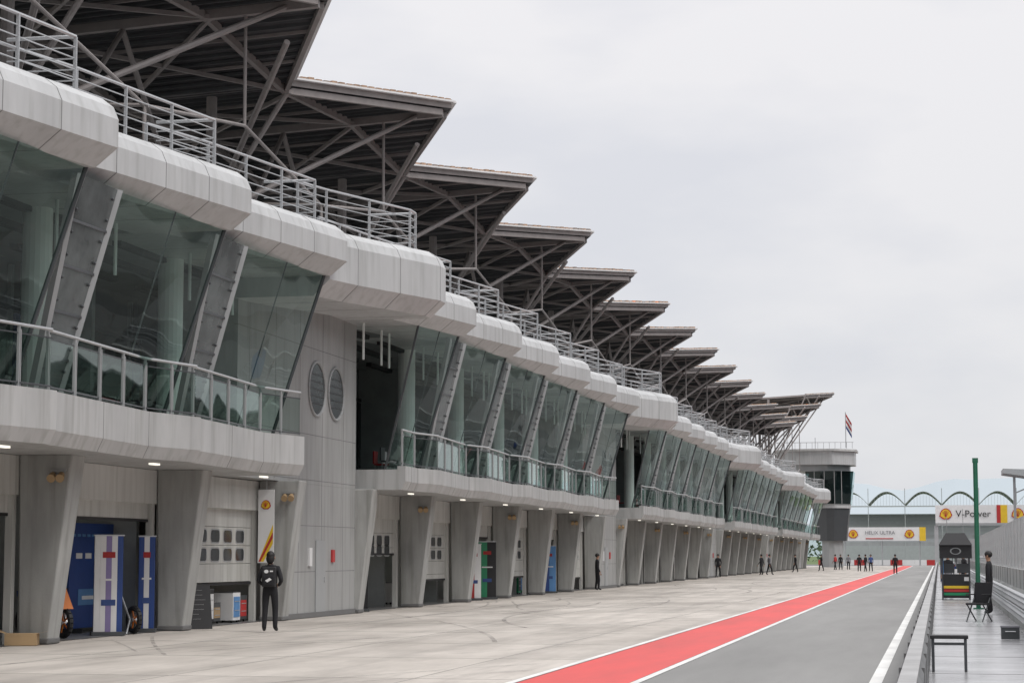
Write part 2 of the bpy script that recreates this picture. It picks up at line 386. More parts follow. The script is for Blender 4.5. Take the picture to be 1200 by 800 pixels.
# stair-core wall blocks
wb=MB()
for k in range(K0,K1):
    if not isblk(k): continue
    y0=N0+P*k+.15; yl=C0+P*k+.3; y1=C0+P*(k+1)-.25
    wb.box(-19,-16.9,y0,y1,3.64,ZT-1.32,'wallpanel'); wb.box(-19,-16.9,yl,y1,0,3.637,'wallpanel')
    for z in (1.25,2.5,3.75,5.0,7.4): wb.box(-17,-16.897,(y0 if z>3.6 else yl)-.003,y1+.003,z-.009,z+.009,'cladseam')
    for i in range(6):
        y=y0+i*2.1+.9
        if y<y1: wb.box(-17,-16.8965,y-.009,y+.009,.1 if y>yl else 3.7,ZT-1.4,'cladseam')
    for dy in (6.6,8.45):
        c=Vector((-16.9,y0+dy,6.3)); R=.72
        pts=[c+Vector((.012,R*math.cos(t),R*math.sin(t))) for t in [2*math.pi*i/28 for i in range(28)]]
        wb.poly(pts,'roundwin')
        for z in (-.4,-.2,0,.2,.4): 
            hw=math.sqrt(R*R-z*z); wb.box(-16.89,-16.875,c.y-hw,c.y+hw,c.z+z-.015,c.z+z+.015,'dark_steel')
        for i in range(28):
            a=2*math.pi*i/28;b=2*math.pi*(i+1)/28
            wb.tube(c+Vector((.02,(R+.03)*math.cos(a),(R+.03)*math.sin(a))),c+Vector((.02,(R+.03)*math.cos(b),(R+.03)*math.sin(b))),.04,'clad_dark',6,cap=False)
    wb.box(-16.9,-16.87,yl+2.7,yl+3.6,.0,2.1,'clad_dark')
    wb.box(-16.87,-16.85,yl+3.45,yl+3.5,.95,1.1,'steel')
    wb.box(-16.9,-16.85,yl+4.2,yl+4.45,1.5,1.85,'red'); wb.box(-16.9,-16.84,yl+2.0,yl+2.25,1.4,1.9,'white')
    wb.box(-16.9,-16.86,yl-.0,y1,0.004,.14,'seam')
wb.obj('stair_core_wall',B)
# columns
cl=MB(); lp=MB()
for k in range(K0,K1):
    y=C0+P*k; t=.32
    o=[(-17.38,y-t+.05,0),(-16.78,y-t+.05,0),(-16.78,y+t-.05,0),(-17.38,y+t-.05,0),(-17.42,y-t,3.64),(-16.32,y-t,3.64),(-16.32,y+t,3.64),(-17.42,y+t,3.64)]
    cl.hexa(o,'concrete_col')
    cl.hexa([(-17.4,y-t+.035,0),(-16.76,y-t+.035,0),(-16.76,y+t-.035,0),(-17.4,y+t-.035,0),(-17.4,y-t+.035,.12),(-16.75,y-t+.035,.12),(-16.75,y+t-.035,.12),(-17.4,y+t-.035,.12)],'seam')
    if k%2==0:
        for q in (-.09,.09): lp.tube((-16.62+q,y-t-.02,3.24),(-16.58+q,y-t-.2,3.16),.06,'cardboard',10,r2=.085)
        lp.box(-16.76,-16.44,y-t-.03,y-t+.02,3.3,3.34,'clad_dark')
cl.obj('columns',B,bevel=.03); lp.obj('column_floodlights',B)
# garages
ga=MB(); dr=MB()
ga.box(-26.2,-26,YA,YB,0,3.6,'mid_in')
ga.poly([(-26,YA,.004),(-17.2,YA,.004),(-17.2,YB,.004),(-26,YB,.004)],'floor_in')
DX=-17.6
pre={-1:2.5,0:2.5,1:1.0,3:1.75,4:.85,5:2.4,6:.8,7:2.4,8:.6,10:.05,11:2.4,12:.05}
for k in range(K0,K1-1):
    ya=C0+P*k+.34; yb=C0+P*(k+1)-.34
    if isblk(k): continue
    ga.box(-26,DX-.4,C0+P*k-.08,C0+P*k+.08,0,3.6,'light_in')
    zb=pre.get(k,random.choice([.05,.9,1.6,2.4,.05,2.4]))
    dr.box(DX-.3,DX+.16,ya-.1,yb+.1,2.86,3.62,'whitepaint' if k%2==0 else 'door')
    dr.box(DX-.05,DX+.1,ya-.1,ya+.06,0,2.86,'door'); dr.box(DX-.05,DX+.1,yb-.06,yb+.1,0,2.86,'door')
    x=DX; z=2.86; i=0
    while z>zb+.05:
        z2=max(zb,z-.46)
        dr.box(x-.05,x,ya+.07,yb-.07,z2+.012,z,'door'); 
        if i in (1,2) and zb<1.9:
            nw=6
            for j in range(nw):
                yy=ya+.5+(yb-ya-1.0)*(j+.5)/nw
                zc=(z+z2)/2
                pts=[];pt2=[]
                for (sy,sz,a0) in ((1,1,0),(-1,1,90),(-1,-1,180),(1,-1,270)):
                    for a in (0,45,90):
                        an=math.radians(a0+a); pts.append((x+.008,yy+sy*.22+.08*math.cos(an),zc+sz*.07+.08*math.sin(an))); pt2.append((x+.005,yy+sy*.24+.1*math.cos(an),zc+sz*.085+.1*math.sin(an)))
                dr.poly(pt2,'clad_dark'); dr.poly(pts,'doorwin')
        z=z2; i+=1
    dr.box(x-.06,x+.01,ya+.07,yb-.07,zb-.05,zb+.01,'black')
    if k>=0:
        cs=random.choice(['blue','red','light_in','mid_in','blue','orange','green'])
        if k==0: cs='blue'
        ga.box(-23.1,-23,ya+.3,yb-.3,0,2.6,cs)
        if k<9:
            for xx in (-19.6,-21.6): ga.box(xx-.08,xx+.08,ya+1,yb-1,3.54,3.59,'garage_lamp')
        for j in range(4):
            yy=ya+.7+j*1.4; c=random.choice(['red','black','steel','white','ltblue','orange'])
            ga.box(-21.6,-21,yy-.4,yy+.4,.08,random.uniform(.8,1.1),c)
            for dz in (.3,.5,.7): ga.box(-21,-20.985,yy-.35,yy+.35,dz,dz+.02,'black')
        ga.box(-22.99,-22.95,ya+2,ya+3.2,1.4,2.1,'black')
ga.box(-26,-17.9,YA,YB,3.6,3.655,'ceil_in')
for k in range(K0,K1-1):
    if isblk(k) : continue
    y=C0+P*k+P/2
    ga.box(-16.25,-16.15,y-.2,y+.2,3.59,3.628,'lamp')
ga.obj('garage_interior',B); dr.obj('garage_doors',B)
rw=MB(); rw.box(-34.2,-34,YA,YB,0,ZT-.35,'wallpanel'); rw.box(-34,-15.6,YA-.2,YA,0,ZT-.4,'wallpanel'); rw.obj('outer_walls',B)

# roof canopies
S=14.4; T0=67.0
def canopy(idx,tipx=-16.0,z0=16.88,name='roof_canopy'):
    c=MB(); yc=T0+S*idx; th=.24; vx=tipx-3.4
    def Z(x,y): return z0-.055*(tipx-x)-.5*abs(y-yc)/7.2
    h=S/2-.02
    left=[(tipx,yc),(vx,yc-h),(-33,yc-h),(-36,yc)]
    right=[(tipx,yc),(-36,yc),(-33,yc+h),(vx,yc+h)]
    for pl in (left,right):
        bot=[(x,y,Z(x,y)) for x,y in pl]; top=[(x,y,Z(x,y)+th) for x,y in pl]
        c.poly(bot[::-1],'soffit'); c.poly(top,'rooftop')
    rim=[(tipx,yc),(vx,yc-h),(-33,yc-h),(-36,yc),(-33,yc+h),(vx,yc+h)]
    for a,b in zip(rim,rim[1:]+rim[:1]):
        c.poly([(a[0],a[1],Z(*a)),(b[0],b[1],Z(*b)),(b[0],b[1],Z(*b)+th),(a[0],a[1],Z(*a)+th)],'strut')
    for sy in (-1,1):
        a=Vector((tipx+.03,yc,Z(tipx,yc)+th)); b=Vector((vx+.03,yc+sy*h,Z(vx,yc+h)+th)); nn=22
        c.bar(a+Vector((0,0,-.02)),b+Vector((0,0,-.02)),.3,.06,'white')
        for i in range(nn):
            p=a.lerp(b,(i+.15)/nn); q=a.lerp(b,(i+.8)/nn); c.bar(p+Vector((-.1,0,.05)),q+Vector((-.1,0,.05)),.2,random.uniform(.06,.13),random.choice(['tile','tile','tile','rooftop','orange' if i%7==3 else 'tile']))
    e=.14
    def pt(x,y,d=e): return (x,y,Z(x,y)-d)
    c.bar(pt(tipx-.3,yc),pt(-35.5,yc),.2,.26,'strut')
    for sy in (-1,1):
        c.bar(pt(tipx-.3,yc+sy*.25),pt(vx-.1,yc+sy*(h-.15)),.14,.2,'strut')
        for x in (vx-.2,-25,-31):
            c.bar(pt(x,yc+sy*h),pt(x,yc+sy*.12),.16,.22,'strut')
        c.bar(pt(vx,yc+sy*h,.2),pt(-25,yc,.2),.1,.12,'strut'); c.bar(pt(-25,yc+sy*h,.2),pt(vx,yc,.2),.1,.12,'strut')
        c.bar(pt(-25,yc,.2),pt(-31,yc+sy*h,.2),.1,.12,'strut')
        for i in range(1,12):
            yy=yc+sy*h*i/12.
            fx=tipx-3.4*i/12-.15
            c.bar(pt(fx,yy,.05),pt(-33.5,yy,.05),.05,.09,'strut' if i%4==0 else 'mid_in')
    for yv in (yc-h,):
        mb=(-22,yv,ZT-.4)
        c.tube(mb,(-22,yv,Z(-22,yc-h)-.1),.17,'strut',10)
        q=Vector((-22,yv,12.2))
        c.tube(q,pt(tipx-1.2,yc),.09,'strut',8); c.tube(q,pt(tipx-1.2,yc-S,),.09,'strut',8)
        c.tube(q,pt(vx-.1,yv),.09,'strut',8)
        c.tube(q,pt(-25,yc),.08,'strut',8)
        c.tube(q,pt(-30,yv),.08,'strut',8)
        c.tube((-22,yv,ZT-.3),(-22,yc,Z(-22,yc)-.3),.08,'strut',8)
        c.tube((-22,yv+S-.1,ZT-.3),(-22,yc,Z(-22,yc)-.3),.08,'strut',8)
        c.tube((-22,yv,12.6),(-22,yv+S-.1,12.6),.08,'strut',8)
        c.tube((-18.4,yv,ZT-.3),(-18.4,yv,12.4),.05,'strut',8); c.tube((-22,yv,12.6),(-18.3,yv,12.4),.05,'strut',8)
        c.tube((-18.4,yv,12.4),(-18.4,yv+S/2,13.4),.05,'strut',8); c.tube((-18.4,yv+S-.1,12.4),(-18.4,yv+S/2,13.4),.05,'strut',8); c.tube((-18.4,yv+S/2,13.4),pt(-18.4,yc,.3),.05,'strut',8)
    c.obj(name,B)
for i in range(-4,13): canopy(i)
for i,(tx,z) in {13:(-15.5,18.5),14:(-14.6,21.0),15:(-13.6,23.5)}.items(): canopy(i,tx,z)

# ------------------------------------------------------------------ control tower
Tw=empty('control_tower'); t=MB()
Y=292
def octa(x0,x1,y0,y1,c=2.0): return [(x0+c,y0),(x1-c,y0),(x1,y0+c),(x1,y1-c),(x1-c,y1),(x0+c,y1),(x0,y1-c),(x0,y0+c)]
t.prism(octa(-22.5,-11.4,Y,Y+11,3),14.4,16.3,'clad'); t.prism(octa(-22.8,-11.1,Y-.3,Y+11.3,3),16.3,16.6,'fascia')
t.prism(octa(-22,-12.2,Y+.7,Y+10.3,3),13.5,14.4,'clad_dark')
t.prism(octa(-18,-12.2,Y+1.8,Y+9,2.2),8.9,13.4,'mid_in')
t.prism(octa(-18.1,-12.1,Y+.7,Y+10,2.2),8.9,13.5,'towerglass',top=octa(-18.4,-11.6,Y+.3,Y+10.4,2.2))
for x in (-17,-15.6,-14.2,-13.2): t.bar((x,Y+.66,8.9),(x,Y+.25,13.5),.09,.09,'clad_dark')
t.prism(octa(-18.9,-15.4,Y+.1,Y+9,1.2),8.9,10.8,'clad')
t.prism(octa(-17.6,-12.2,Y+1.0,Y+9,2),8.3,8.9,'clad')
t.prism(octa(-17.0,-12.8,Y+1.4,Y+8.8,1.6),3.7,8.3,'dark_steel',top=octa(-17.4,-12.3,Y+1.1,Y+9,2))
t.prism(octa(-16.2,-13.4,Y+2,Y+8,1),0,3.7,'clad_dark')
for i in range(14): 
    x=-22+i*.8; t.tube((x,Y-.1,16.6),(x,Y-.1,17.5),.03,'steel',5)
t.tube((-22.3,Y-.1,17.5),(-11.4,Y-.1,17.5),.04,'steel',5)
t.tube((-21,Y+4,16.6),(-21,Y+4,19),.05,'steel',6); t.tube((-17,Y+4,16.6),(-17,Y+4,18.4),.05,'steel',6)
t.obj('tower_body',Tw)
F=empty('flag',(-12.4,290,0)); f=MB(); f.tube((0,0,16.6),(0,0,21.6),.06,'steel',6)
for i in range(5):
    for j,cc in enumerate(('redcloth','white','redcloth','white','bluecloth')):
        x0=i*.17; x1=x0+.17; y0=.12*math.sin(i); y1=.12*math.sin(i+1); zt=21.5-j*.42-i*.3
        f.poly([(x0,y0,zt-.42),(x1,y1,zt-.72),(x1,y1,zt-.3),(x0,y0,zt)],cc)
f.obj('flag_cloth_and_pole',F)

# ------------------------------------------------------------------ far background
h=MB()
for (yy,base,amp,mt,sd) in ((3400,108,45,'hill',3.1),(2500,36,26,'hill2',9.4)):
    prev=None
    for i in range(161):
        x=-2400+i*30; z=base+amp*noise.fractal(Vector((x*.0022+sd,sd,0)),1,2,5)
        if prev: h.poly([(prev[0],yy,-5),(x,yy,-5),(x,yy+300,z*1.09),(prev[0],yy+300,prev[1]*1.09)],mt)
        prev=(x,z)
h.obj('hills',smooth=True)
tr=MB()
for i in range(900):
    x=random.uniform(-140,160); y=random.uniform(560,600); z=random.uniform(0,1)**1.3*8*(.8+.7*noise.noise(Vector((x*.05,3,0)))); 
    for q in range(5):
        c=Vector((x+random.gauss(0,1.2),y,z+random.gauss(0,.8))); a=Vector((random.uniform(-1,1),random.uniform(-.4,.4),random.uniform(-1,1))); b2=Vector((random.uniform(-1,1),random.uniform(-.4,.4),random.uniform(-1,1)))
        tr.poly([c,c+a*1.3,c+b2*1.3],'leaf')
tr.obj('distant_tree_line')
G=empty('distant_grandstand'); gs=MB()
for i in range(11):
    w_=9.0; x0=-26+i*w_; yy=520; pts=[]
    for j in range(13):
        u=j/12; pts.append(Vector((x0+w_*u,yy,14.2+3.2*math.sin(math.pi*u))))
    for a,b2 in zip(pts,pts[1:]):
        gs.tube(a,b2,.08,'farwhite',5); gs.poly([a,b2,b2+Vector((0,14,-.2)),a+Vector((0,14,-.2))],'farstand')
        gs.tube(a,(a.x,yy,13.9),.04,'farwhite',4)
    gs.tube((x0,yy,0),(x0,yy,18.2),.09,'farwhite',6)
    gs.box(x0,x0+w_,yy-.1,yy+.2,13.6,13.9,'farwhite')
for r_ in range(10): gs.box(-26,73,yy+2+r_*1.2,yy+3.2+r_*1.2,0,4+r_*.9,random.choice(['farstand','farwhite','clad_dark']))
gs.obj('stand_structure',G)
def shell(mb,cx,y,cz,R):
    mb.poly([(cx+R*math.cos(math.radians(a))*(1 if i%2 else .93),y,cz-R*.35+R*1.25*math.sin(math.radians(a))) for i,a in enumerate(range(0,181,12))]+[(cx-R*.45,y,cz-R*.8),(cx+R*.45,y,cz-R*.8)],'red')
    mb.poly([(cx+R*.8*math.cos(math.radians(a)),y-.02,cz-R*.3+R*1.05*math.sin(math.radians(a))) for a in range(0,181,12)]+[(cx-R*.3,y-.02,cz-R*.65),(cx+R*.3,y-.02,cz-R*.65)],'yellow')
    for a in (55,75,90,105,125):
        d=(math.cos(math.radians(a)),math.sin(math.radians(a)))
        mb.bar((cx+d[0]*R*.1,y-.04,cz-R*.5+d[1]*R*.1),(cx+d[0]*R*.8,y-.04,cz-R*.35+d[1]*R*.95),R*.06,R*.06,'red')
A=empty('advertising_billboard'); a=MB()
a.box(-15.8,-2,339.9,340.2,4.0,6.2,'white'); shell(a,-13.6,339.8,5.1,.8); shell(a,-4.6,339.8,5.1,.8)
a.box(-11.6,-7.2,339.83,339.9,4.3,4.45,'red'); a.box(-3.0,-2,339.83,339.9,4,6.2,'yellow')
for x in (-15,-9,-3): a.tube((x,340.4,0),(x,340.4,5.8),.12,'steel',6)
a.obj('board',A); text('lettering','HELIX ULTRA',.8,'greycloth',(-9.3,339.78,5.3),(math.pi/2,0,0),A)
A=empty('start_gantry'); a=MB()
a.box(-.4,16,329.9,330.8,6.7,9.5,'white'); shell(a,1.2,329.8,8.1,1.0); shell(a,12.2,329.8,8.1,1.0)
a.box(9.6,10.6,329.82,329.9,6.7,9.5,'yellow'); a.box(9.0,9.6,329.82,329.9,6.7,9.5,'red'); a.box(-.4,16,329.8,330.9,6.3,6.7,'clad_dark')
for x in (-.3,15.8): a.box(x-.3,x+.3,330,330.6,0,6.3,'steel')
a.obj('gantry_beam',A); text('lettering','V-Power',1.5,'black',(5.4,329.78,8.1),(math.pi/2,0,0),A)
b_=MB()
for i in range(10):
    b_.box(-20+i*2,-18+i*2-.02,352,352.3,0,.9,'red' if i%3==0 else 'white')
b_.obj('tyre_barrier_wall')

# ------------------------------------------------------------------ pit wall side
w=MB(); w.sweep([(-.42,0),(-.17,0),(-.17,.5),(-.22,.6),(-.36,.6),(-.42,.5)],[(0,-30),(0,318)],'barrier')
w.box(-.37,-.21,-30,318,.6,.62,'barrier_top')
for i in range(110): 
    y=-25+i*3.1; w.box(-.425,-.165,y-.012,y+.012,.0,.56,'seam')
w.obj('pit_lane_barrier_wall')
w=MB(); w.box(-.17,2.5,-30,318,-.02,.03,'walkway')
for i in range(60):
    y=-20+i*5; w.box(-.16,2.49,y-.01,y+.01,.0,.033,'seam')
w.obj('pit_wall_pavement')
w=MB()
for z in (.42,.72):
    w.sweep([(1.72,z-.14),(1.68,z-.12),(1.74,z-.05),(1.68,z),(1.74,z+.05),(1.68,z+.12),(1.72,z+.14),(1.78,z+.14),(1.78,z-.14)],[(0,6),(0,300)],'steel')
for i in range(148): y=6+i*2; w.box(1.79,1.91,y-.06,y+.06,.03,.9,'fencewall')
w.obj('guard_rail')
w=MB(); w.box(2.5,2.8,-30,318,0,1.25,'fencewall')
for i in range(110):
    y=-5+i*3; w.box(2.55,2.65,y-.05,y+.05,1.25,2.9,'steel'); w.box(2.49,2.81,y-.01,y+.01,0,1.253,'seam')
for z in (1.6,2.0,2.4,2.88): w.tube((2.6,-30,z),(2.6,318,z),.015,'steel',5)
w.poly([(2.56,-30,1.25),(2.56,318,1.25),(2.56,318,2.9),(2.56,-30,2.9)],'mesh_fence')
w.obj('debris_fence')
S_=MB(); S_.box(-.27,.27,-.16,.16,.47,.52,'black')
for sx in (-.23,.23):
    for sy in (-.12,.12): S_.box(sx-.02,sx+.02,sy-.02,sy+.02,0,.47,'dark_steel')
S_.box(-.23,.23,-.13,-.11,.38,.41,'dark_steel'); S_.box(-.23,.23,.11,.13,.38,.41,'dark_steel')
S_.obj('step_bench',loc=(.12,30.6,.03),bevel=.008)
p=MB(); p.tube((0,0,0),(0,0,4.6),.075,'pole_green',12); p.box(-.16,.16,-.16,.16,0,.04,'pole_green'); p.box(-.09,.09,-.05,.05,4.55,4.7,'pole_green')
p.tube((0,0,1.6),(0.3,0,1.6),.03,'steel',6); p.obj('marker_pole',loc=(1.18,66,.03))
m=MB()
for (x,y,w_,d_,h_,c) in ((0,0,.35,.3,.25,'dark_steel'),): m.box(x-w_/2,x+w_/2,y-d_/2,y+d_/2,.02,h_,c); m.box(x-w_/2-.01,x+w_/2+.01,y-d_/2-.01,y+d_/2+.01,h_,h_+.03,'greycloth'); m.tube((x-.1,y-d_/2-.02,h_*.7),(x+.1,y-d_/2-.02,h_*.7),.012,'steel',6)
m.obj('equipment_case',loc=(1.35,42,.03))
E=empty('pit_wall_stand',(.62,80,.03)); p=MB()
p.box(-.5,.5,-.35,.35,.06,.95,'black')
for i,cc in enumerate(('green','red','yellow')): p.box(-.46,.46,-.36,-.35,.16+i*.13,.26+i*.13,cc)
for sx in (-.5,.5):
    for sy in (-.45,.9): p.tube((sx,sy,0),(sx,sy,2.1),.03,'dark_steel',6)
p.prism([(-.62,-.6),(.62,-.6),(.62,1.1),(-.62,1.1)],2.05,2.5,'black',top=[(-.35,-.3),(.35,-.3),(.35,.8),(-.35,.8)])
p.box(-.6,.6,-.5,.0,1.55,2.05,'black')
for sx in (-.27,.27): p.box(sx-.22,sx+.22,-.2,-.15,1.0,1.35,'dark_steel'); 
p.box(-.52,-.45,-.3,.9,.6,1.9,'ltblue')
p.tube((.3,-.2,2.4),(.3,-.2,3.4),.012,'steel',5); p.tube((-.3,-.2,2.4),(-.3,-.2,3.1),.012,'steel',5)
pts=[(.16*math.cos(a)*1.3,-.51,1.82+.13*math.sin(a)) for a in [i*math.pi/8 for i in range(16)]]; p.poly(pts,'light_in')
pts=[(.12*math.cos(a)*1.3,-.515,1.82+.1*math.sin(a)) for a in [i*math.pi/8 for i in range(16)]]; p.poly(pts,'black')
p.box(.3,.5,-.36,-.35,.7,.85,'white')
p.obj('stand_body',E)
for j,(yy,xx) in enumerate(((110,.7),(135,.6),(160,.7),(190,.7))):
    p=MB(); p.box(-.5,.5,-.35,.35,.0,.95,random.choice(['blue','red','white'])); p.prism([(-.6,-.6),(.6,-.6),(.6,1.1),(-.6,1.1)],2.0,2.3,'black',top=[(-.4,-.3),(.4,-.3),(.4,.8),(-.4,.8)])
    for sx in (-.5,.5): p.tube((sx,-.4,0),(sx,-.4,2.05),.03,'dark_steel',6); p.tube((sx,.8,0),(sx,.8,2.05),.03,'dark_steel',6)
    p.obj('pit_wall_stand',loc=(xx,yy,.03))
p=MB(); p.box(-.1,.1,-.1,.1,0,8.0,'steel'); p.hexa([(-.9,-2,8.0),(3,-2,7.4),(3,3,7.4),(-.9,3,8.0),(-.9,-2,8.35),(3,-2,8.2),(3,3,8.2),(-.9,3,8.35)],'farstand'); p.bar((0,0,6.5),(2.4,0,7.5),.1,.1,'steel'); p.obj('marshal_shelter_roof',loc=(5.9,165,0))

# ------------------------------------------------------------------ garage-front props
def banner(x,y,w,hgt,cols,rz=0,name='banner_stand'):
    m=MB(); n=len(cols)
    for i,c in enumerate(cols): 
        m.box(-w/2+w*i/n,-w/2+w*(i+1)/n-.002,-.06,.06,.08,hgt,c)
    m.box(-w/2-.05,w/2+.05,-.2,.2,0,.08,'dark_steel'); m.box(-w/2-.02,w/2+.02,-.07,.07,hgt,hgt+.03,'steel')
    m.box(-w*.22,w*.22,-.068,-.06,hgt*.78,hgt*.84,'redcloth'); m.box(-w*.3,w*.3,-.068,-.06,hgt*.55,hgt*.57,'white'); m.box(-w*.25,w*.25,-.068,-.06,hgt*.3,hgt*.36,'bluecloth')
    return m.obj(name,loc=(x,y,.004),rotz=rz)
banner(-17.35,41.3,.6,2.1,['white','white','purple','white','blue'],.5)
banner(-17.3,43.35,.35,2.1,['blue','white','blue'],.3)
m=MB(); m.box(-.04,.04,-1.3,1.3,.1,2.4,'blue'); 
for i in range(4): m.box(.04,.046,-.95+i*.5,-.62+i*.5,1.62,1.74,'white')
for i in range(9): m.box(.04,.046,-1.15+i*.26,-.98+i*.26,2.1,2.16,'ltblue')
m.box(.04,.046,-.8,.8,.6,.95,'ltblue'); m.box(.046,.05,-.6,.5,.72,.8,'white')
for sy in (-1,1): m.box(-.25,.25,sy-.03,sy+.03,0,.1,'dark_steel')
m.obj('display_panel',loc=(-18.6,43.3,.004))
def wheel(m,c,R,w,ax='x'):
    n=20
    for k in range(n):
        a=2*math.pi*k/n;b=2*math.pi*(k+1)/n
        p=Vector((c[0],c[1]+R*math.cos(a),c[2]+R*math.sin(a))); q=Vector((c[0],c[1]+R*math.cos(b),c[2]+R*math.sin(b))); m.tube(p,q,w,'black',8,cap=False)
    for k in range(5):
        a=2*math.pi*k/5; m.tube(c,(c[0],c[1]+R*.8*math.cos(a),c[2]+R*.8*math.sin(a)),.02,'orange',5)
    m.tube((c[0]-.06,c[1],c[2]),(c[0]+.06,c[1],c[2]),.04,'steel',8)
m=MB(); wheel(m,(0,-.7,.32),.27,.06); wheel(m,(0,.7,.32),.27,.08)
m.prism([(-.12,-.45),(.12,-.45),(.16,.1),(-.16,.1)],.35,.75,'dark_steel'); m.prism([(-.1,-.5),(.1,-.5),(.17,.15),(-.17,.15)],.75,1.02,'orange'); m.prism([(-.15,.15),(.15,.15),(.07,.95),(-.07,.95)],.82,.95,'blue',top=[(-.12,.2),(.12,.2),(.05,1.0),(-.05,1.0)])
m.tube((-.08,-.7,.32),(-.08,-.4,.95),.03,'steel',6); m.tube((.08,-.7,.32),(.08,-.4,.95),.03,'steel',6); m.tube((-.32,-.35,1.0),(.32,-.35,1.0),.02,'black',6)
m.prism([(-.14,-.85),(.14,-.85),(.2,-.35),(-.2,-.35)],.6,1.1,'orange',top=[(-.08,-.6),(.08,-.6),(.15,-.35),(-.15,-.35)])
m.tube((.1,-.1,.35),(.18,.9,.6),.05,'steel',8); m.tube((0,.1,.4),(0,.7,.32),.04,'dark_steel',6)
m.obj('racing_motorcycle',loc=(-18.2,40.0,.004),rotz=1.0)
m=MB(); wheel(m,(0,0,.3),.25,.06); m.tube((-.1,0,.3),(-.3,.1,.9),.02,'steel',5); m.tube((-.1,0,.3),(-.35,-.3,0),.02,'steel',5); m.obj('wheel_on_stand',loc=(-17.2,42.4,.004),rotz=.9)
m=MB(); m.hexa([(-.28,-.2,.0),(.28,-.2,.0),(.28,-.17,0),(-.28,-.17,0),(-.25,-.02,1.0),(.25,-.02,1.0),(.25,.0,1.0),(-.25,.0,1.0)],'black'); m.hexa([(-.28,.17,.0),(.28,.17,.0),(.28,.2,0),(-.28,.2,0),(-.25,.0,1.0),(.25,.0,1.0),(.25,.02,1.0),(-.25,.02,1.0)],'black')
for i in range(7): z=.2+i*.11; ww=random.uniform(.06,.16); m.box(-.18,-.18+ww*2,-.195+.18*z,-.185+.18*z,z,z+.03,'white')
m.obj('sandwich_board',loc=(-16.9,45.6,0),rotz=.6)
def cabinet(x,y,w,d,hg,c,c2):
    m=MB(); m.box(-d/2,d/2,-w/2,w/2,.06,hg,c); m.box(d/2,d/2+.01,-w/2+.05,w/2-.05,.14,hg-.1,c2)
    for z in (hg*.4,hg*.7): m.box(d/2+.01,d/2+.02,-w/2+.1,w/2-.1,z,z+.02,'steel')
    for sx in (-d/2+.06,d/2-.06):
        for sy in (-w/2+.06,w/2-.06): m.tube((sx-.02,sy,.035),(sx+.02,sy,.035),.035,'black',8)
    m.box(-d/2,d/2,-w/2-.005,w/2+.005,hg,hg+.02,'dark_steel')
    m.obj('tool_cabinet',loc=(x,y,.004))
for (y,x,c,c2,hh) in ((46.2,-17.75,'white','ltblue',.8),(47.0,-17.95,'light_in','orange',.6),(48.0,-17.75,'black','white',.85),(48.9,-17.9,'dark_steel','cardboard',.5),(49.8,-17.7,'white','ltblue',.75),(50.6,-17.8,'dark_steel','red',.65)): cabinet(x,y,.55,.5,hh,c,c2)
for k in (3,4,5,6,7,8,10,11,12):
    yb=C0+P*k
    for j in range(4): cabinet(-18.3-random.random()*1.2,yb+1+j*1.4+random.uniform(-.2,.2),random.uniform(.5,.9),.5,random.uniform(.6,1.1),random.choice(['red','blue','black','white','green','ltblue']),random.choice(['white','black','red','ltblue']))
banner(-17.2,78.2,.7,2.2,['green','black'],.3); banner(-17.25,76.2,.5,2.1,['redcloth','white'],.3); banner(-17.25,60.6,.4,2.0,['blue','black'],.3); banner(-17.25,91.5,.6,2.1,['blue','ltblue'],.3)
m=MB(); m.hexa([(-.3,-.2,0),(.3,-.2,0),(.3,.2,0),(-.3,.2,0),(-.3,-.2,.22),(.3,-.2,.22),(.3,.2,.22),(-.3,.2,.22)],'cardboard'); m.poly([(-.3,-.2,.22),(-.3,.2,.22),(-.5,.2,.3),(-.5,-.2,.3)],'cardboard'); m.poly([(.3,-.2,.22),(.3,.2,.22),(.48,.2,.26),(.48,-.2,.26)],'cardboard'); m.obj('cardboard_box',loc=(-17.1,36.6,.002),rotz=.3)
for (yq) in (C0+P*2+.34,C0+P*3-.36):
    E=empty('advertising_board',(0,0,0)); m=MB(); m.box(-17.36,-16.93,yq-.9,yq-.86,1.5,3.4,'white')
    y=yq-.9; m.poly([(-17.34,y-.004,1.53),(-17.2,y-.004,1.53),(-16.95,y-.004,2.0),(-16.95,y-.004,2.5)],'yellow'); m.poly([(-17.34,y-.006,1.53),(-17.28,y-.006,1.53),(-16.95,y-.006,2.15),(-16.95,y-.006,2.3)],'red')
    shell(m,-17.15,y-.01,3.0,.14); m.bar((-17.15,y+.04,3.4),(-17.15,y+.04,3.63),.03,.03,'steel'); m.obj('board_sheet',E)

